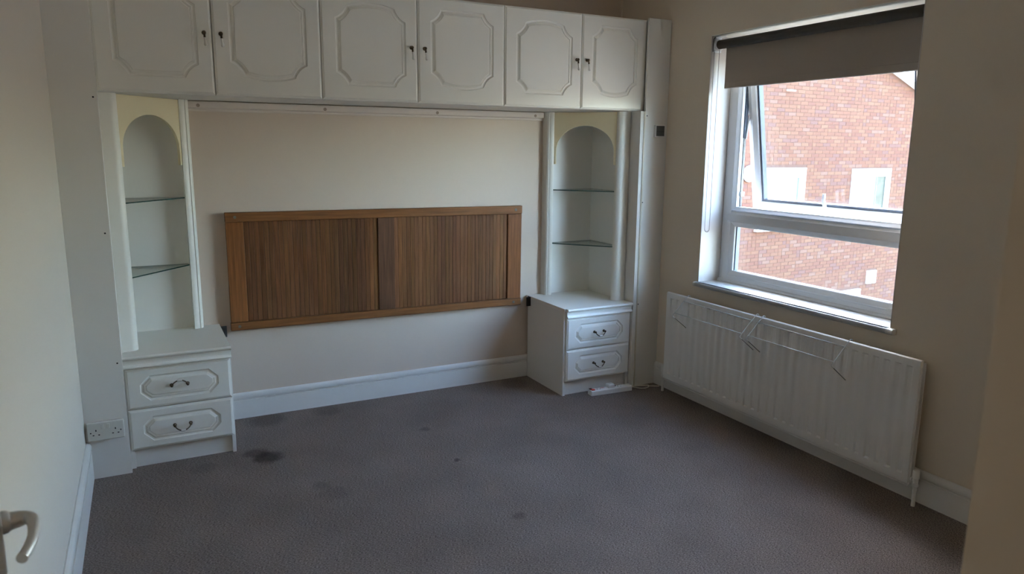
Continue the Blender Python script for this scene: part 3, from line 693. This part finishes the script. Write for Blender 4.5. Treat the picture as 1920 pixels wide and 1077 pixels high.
# ------------------------------------------------------------------ door with lever, swung in against the left
hinge = Vector((-.283, -3.873)); dirv = Vector((-.156, .988)).normalized(); nv = Vector((dirv.y, -dirv.x))
def DP(v):   # along the leaf, out from its room face, z
    return (hinge.x+dirv.x*v[0]+nv.x*v[1], hinge.y+dirv.y*v[0]+nv.y*v[1], v[2])
door = thing('door_1', 'open white bedroom door with aluminium lever handle at the left edge', 'door', (hinge.x, hinge.y, 0)); door['kind'] = 'structure'; del door['category']
b = MB(); b.box(0, .762, -.040, 0, .008, 1.985); b.map(DP); obj('leaf', b, M['gloss'], door, bevel=.002)
hs0 = .712; zc = 1.050
b = MB(); b.prism([(hs0-.021, zc-.058), (hs0-.013, zc-.070), (hs0+.013, zc-.070), (hs0+.021, zc-.058), (hs0+.021, zc+.075), (hs0+.013, zc+.087), (hs0-.013, zc+.087), (hs0-.021, zc+.075)], 'y', 0, .011)
b.v = [Vector((v.x, v.y, v.z)) for v in b.v]; b.map(DP); bpj = obj('back_plate', b, M['chrome'], door, bevel=.003)
b = MB()
pts = [(hs0, .008, zc), (hs0, .022, zc), (hs0, .033, zc), (hs0-.003, .040, zc), (hs0-.011, .045, zc), (hs0-.030, .046, zc-.001), (hs0-.060, .043, zc-.003), (hs0-.090, .035, zc-.005), (hs0-.108, .028, zc-.006)]
sp_ = smooth_path(pts, 3); b.tube(sp_, [.0140-.0045*min(1, i/9) if i < 10 else .0095-.0025*min(1, (i-9)/8) for i in range(len(sp_))], 14); b.map(DP); obj('lever', b, M['chrome'], bpj, smooth=50)
b = MB(); b.lathe((hs0, .011, zc), (0, 1, 0), [(.016, 0), (.0155, .006), (.011, .012)], 18); b.map(DP); obj('rose', b, M['chrome'], bpj, smooth=40)
b = MB(); b.box(JL-.02, JL, FY-.12, FY+.004, 0, 2.03); b.box(JL, JR, FY-.12, FY+.004, 2.028, 2.05); struct('trim_3', b, M['gloss'])

# ------------------------------------------------------------------ outside
# the rest of our own building round the room (its outer face is the plane of the window wall)
b = MB(); b.box(-8, 3.15, .14, 3.2, -3, 5.6); b.box(-8, 3.15, -9, -5.62, -3, 5.6); b.box(-8, 3.15, -5.6, .12, CZ+.07, 5.6); b.box(-8, 3.15, -5.6, .12, -3, -.07)
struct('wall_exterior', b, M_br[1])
tag(obj('ground', MB().box(-30, 60, -60, 60, -3.2, -3.0), M['ground'], kind='structure'), 'pale paved ground outside', 'ground')
del bpy.data.objects['ground']['category']
K = 1.07
H0 = CAM + K*(Vector((5, 5.5, 1.56))-CAM); HA = math.radians(4)
T = lambda t: K*t
Z = lambda z: 1.56+K*(z-1.56)
hs = thing('brick_house', 'red brick gable end of the neighbouring house seen through the window', 'house', (0, 0, 0))
ORG[hs.name] = Vector((0, 0, 0))
hs.location = (H0.x, H0.y, 0); hs.rotation_euler = (0, 0, HA)
s_ = -.345
ridge_t = T(6.3); vz = Z(3.169); vt = T(9.103)
gz = lambda t: vz + s_*(abs(t-ridge_t)-(vt-ridge_t))
t0, t1 = ridge_t-7.2, ridge_t+7.2
wins = {'w1': (T(5.22), T(6.545), Z(.10), Z(1.232)), 'w2': (T(8.036), T(9.36), Z(.02), Z(1.2))}
vent = (T(8.87), T(9.186), Z(-1.287), Z(-.997)); lint = (T(7.55), T(8.655), Z(-1.75), Z(-1.365))
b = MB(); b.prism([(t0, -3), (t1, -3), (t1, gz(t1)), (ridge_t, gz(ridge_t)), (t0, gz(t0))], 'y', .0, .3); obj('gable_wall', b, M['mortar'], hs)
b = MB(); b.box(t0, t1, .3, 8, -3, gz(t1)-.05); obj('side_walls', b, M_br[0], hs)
# bricks: the nearest 300 singly, the rest joined
P_, C_ = .235, .075; jt = .011; jv = .006
cand = []
row = 0; z = -3
holes = list(wins.values())+[vent, lint]
rb = random.Random(11)
Hinv = Matrix.Rotation(-HA, 3, 'Z')
lc = Hinv @ (CAM-Vector((H0.x, H0.y, 0)))
while z < gz(ridge_t):
    t = T(2.2)+(P_/2 if row % 2 else 0)
    while t < T(11.6):
        a, c = t, t+P_-jv
        if gz(a) > z+C_ and gz(c) > z+C_:
            segs = [(a, c)]
            for (q0, q1, r0_, r1_) in holes:
                if z+C_-jt > r0_ and z < r1_:
                    ns = []
                    for (m0, m1) in segs:
                        if m1 <= q0 or m0 >= q1: ns.append((m0, m1))
                        else:
                            if m0 < q0: ns.append((m0, q0-.002))
                            if m1 > q1: ns.append((q1+.002, m1))
                    segs = ns
            for m0, m1 in segs:
                if m1-m0 > .05:
                    if rb.random() < .16 and m1-m0 > .2:
                        mid = (m0+m1)/2; cand += [(m0, mid-jv/2, z), (mid+jv/2, m1, z)]
                    else: cand.append((m0, m1, z))
        t += P_
    z += C_; row += 1
def visible(c): return T(4.62) < c[0] < T(10.2) and Z(-1.75) < c[2] < Z(3.2)
dist = lambda c: (Vector(((c[0]+c[1])/2, 0, c[2]))-lc).length
vis = sorted([c for c in cand if visible(c)], key=dist)
single = set(vis[:296])
def pick(r):
    x = r.random(); return 0 if x < .26 else 1 if x < .5 else 2 if x < .68 else 3 if x < .80 else 4 if x < .91 else 5
cache = {}
stuff = MB()
for c in cand:
    L = c[1]-c[0]; h = C_-jt; k = pick(rb); pd = -.0045-rb.uniform(0, .002)
    if c in single:
        key = (round(L, 3), k)
        if key not in cache:
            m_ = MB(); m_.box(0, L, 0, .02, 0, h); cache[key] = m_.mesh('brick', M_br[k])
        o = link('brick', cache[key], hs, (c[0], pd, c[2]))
    else:
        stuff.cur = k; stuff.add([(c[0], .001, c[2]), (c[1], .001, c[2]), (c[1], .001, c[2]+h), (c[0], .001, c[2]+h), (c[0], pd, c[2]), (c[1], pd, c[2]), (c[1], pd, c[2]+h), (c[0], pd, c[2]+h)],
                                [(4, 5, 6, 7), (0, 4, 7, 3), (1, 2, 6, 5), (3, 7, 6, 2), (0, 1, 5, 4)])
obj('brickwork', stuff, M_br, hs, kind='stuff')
# windows of the house
def house_window(name, r, fw_, pm, split=None):
    a, c, z0, z1 = r; y = -.012
    b = MB(); w = fw_
    b.box(a, a+w, y-.03, .06, z0, z1); b.box(c-w, c, y-.03, .06, z0, z1); b.box(a+w, c-w, y-.03, .06, z1-w*1.05, z1); b.box(a+w, c-w, y-.03, .06, z0, z0+w)
    b.box(a-.03, c+.03, y-.09, .0, z0-.06, z0)
    f = obj('window', b, M['render'], hs, label='white framed window of the brick house')
    if split:
        obj('pane', MB().box(a+w, split, -.016, -.003, z0+w, z1-w), M[pm], f); obj('pane', MB().box(split+.02, c-w, -.016, -.003, z0+w, z1-w), M['darkroom'], f)
        obj('mullion', MB().box(split, split+.02, -.024, -.002, z0+w, z1-w), M['spacer'], f)
        obj('casement_seam', MB().box(a+w+.02, a+w+.035, -.02, -.015, z0+w, z1-w), M['spacer'], f)
    else:
        obj('pane', MB().box(a+w, c-w, -.016, -.003, z0+w, z1-w), M[pm], f)
        obj('shadow_seal', MB().box(c-w-.018, c-w, -.022, -.015, z0+w, z1-w), M['spacer'], f)
house_window('window', wins['w1'], .19, 'house_pane')
house_window('window', wins['w2'], .17, 'curtain', T(8.88))
a, c, z0, z1 = vent; obj('meter_box', MB().box(a, c, -.05, .02, z0, z1), M['render'], hs, bevel=.01)
a, c, z0, z1 = lint; obj('door_canopy', MB().box(a, c, -.06, .02, z0, z1), M['render'], hs, bevel=.01)
b = MB(); b.lathe((T(4.935), -.01, Z(1.13)), (0, -1, 0), [(.16, 0), (.17, .03), (.14, .09), (.07, .13), (.001, .145)], 16); obj('vent_cowl', b, M['render'], hs, smooth=True)
b = MB(); b.tube([(T(5.83), -.01, Z(2.66)), (T(5.84), -.12, Z(2.655)), (T(5.90), -.16, Z(2.647))], .017, 10); obj('overflow_pipe', b, M['render'], hs, smooth=40)
def slope(n, lo, hi, y0, y1, m_, sd_):
    b = MB(); tt = t1+.35 if sd_ > 0 else t0-.35
    b.prism([(ridge_t, gz(ridge_t)+lo), (tt, gz(tt)+lo), (tt, gz(tt)+hi), (ridge_t, gz(ridge_t)+hi)], 'y', y0, y1); obj(n, b, m_, hs)
for sd_ in (1, -1):
    slope('bargeboard', -.01, .245, -.22, -.19, M['render'], sd_); slope('soffit', -.012, .0, -.20, .02, M['render'], sd_)
    slope('roof', .225, .33, -.25, 8.2, M['tile'], sd_)
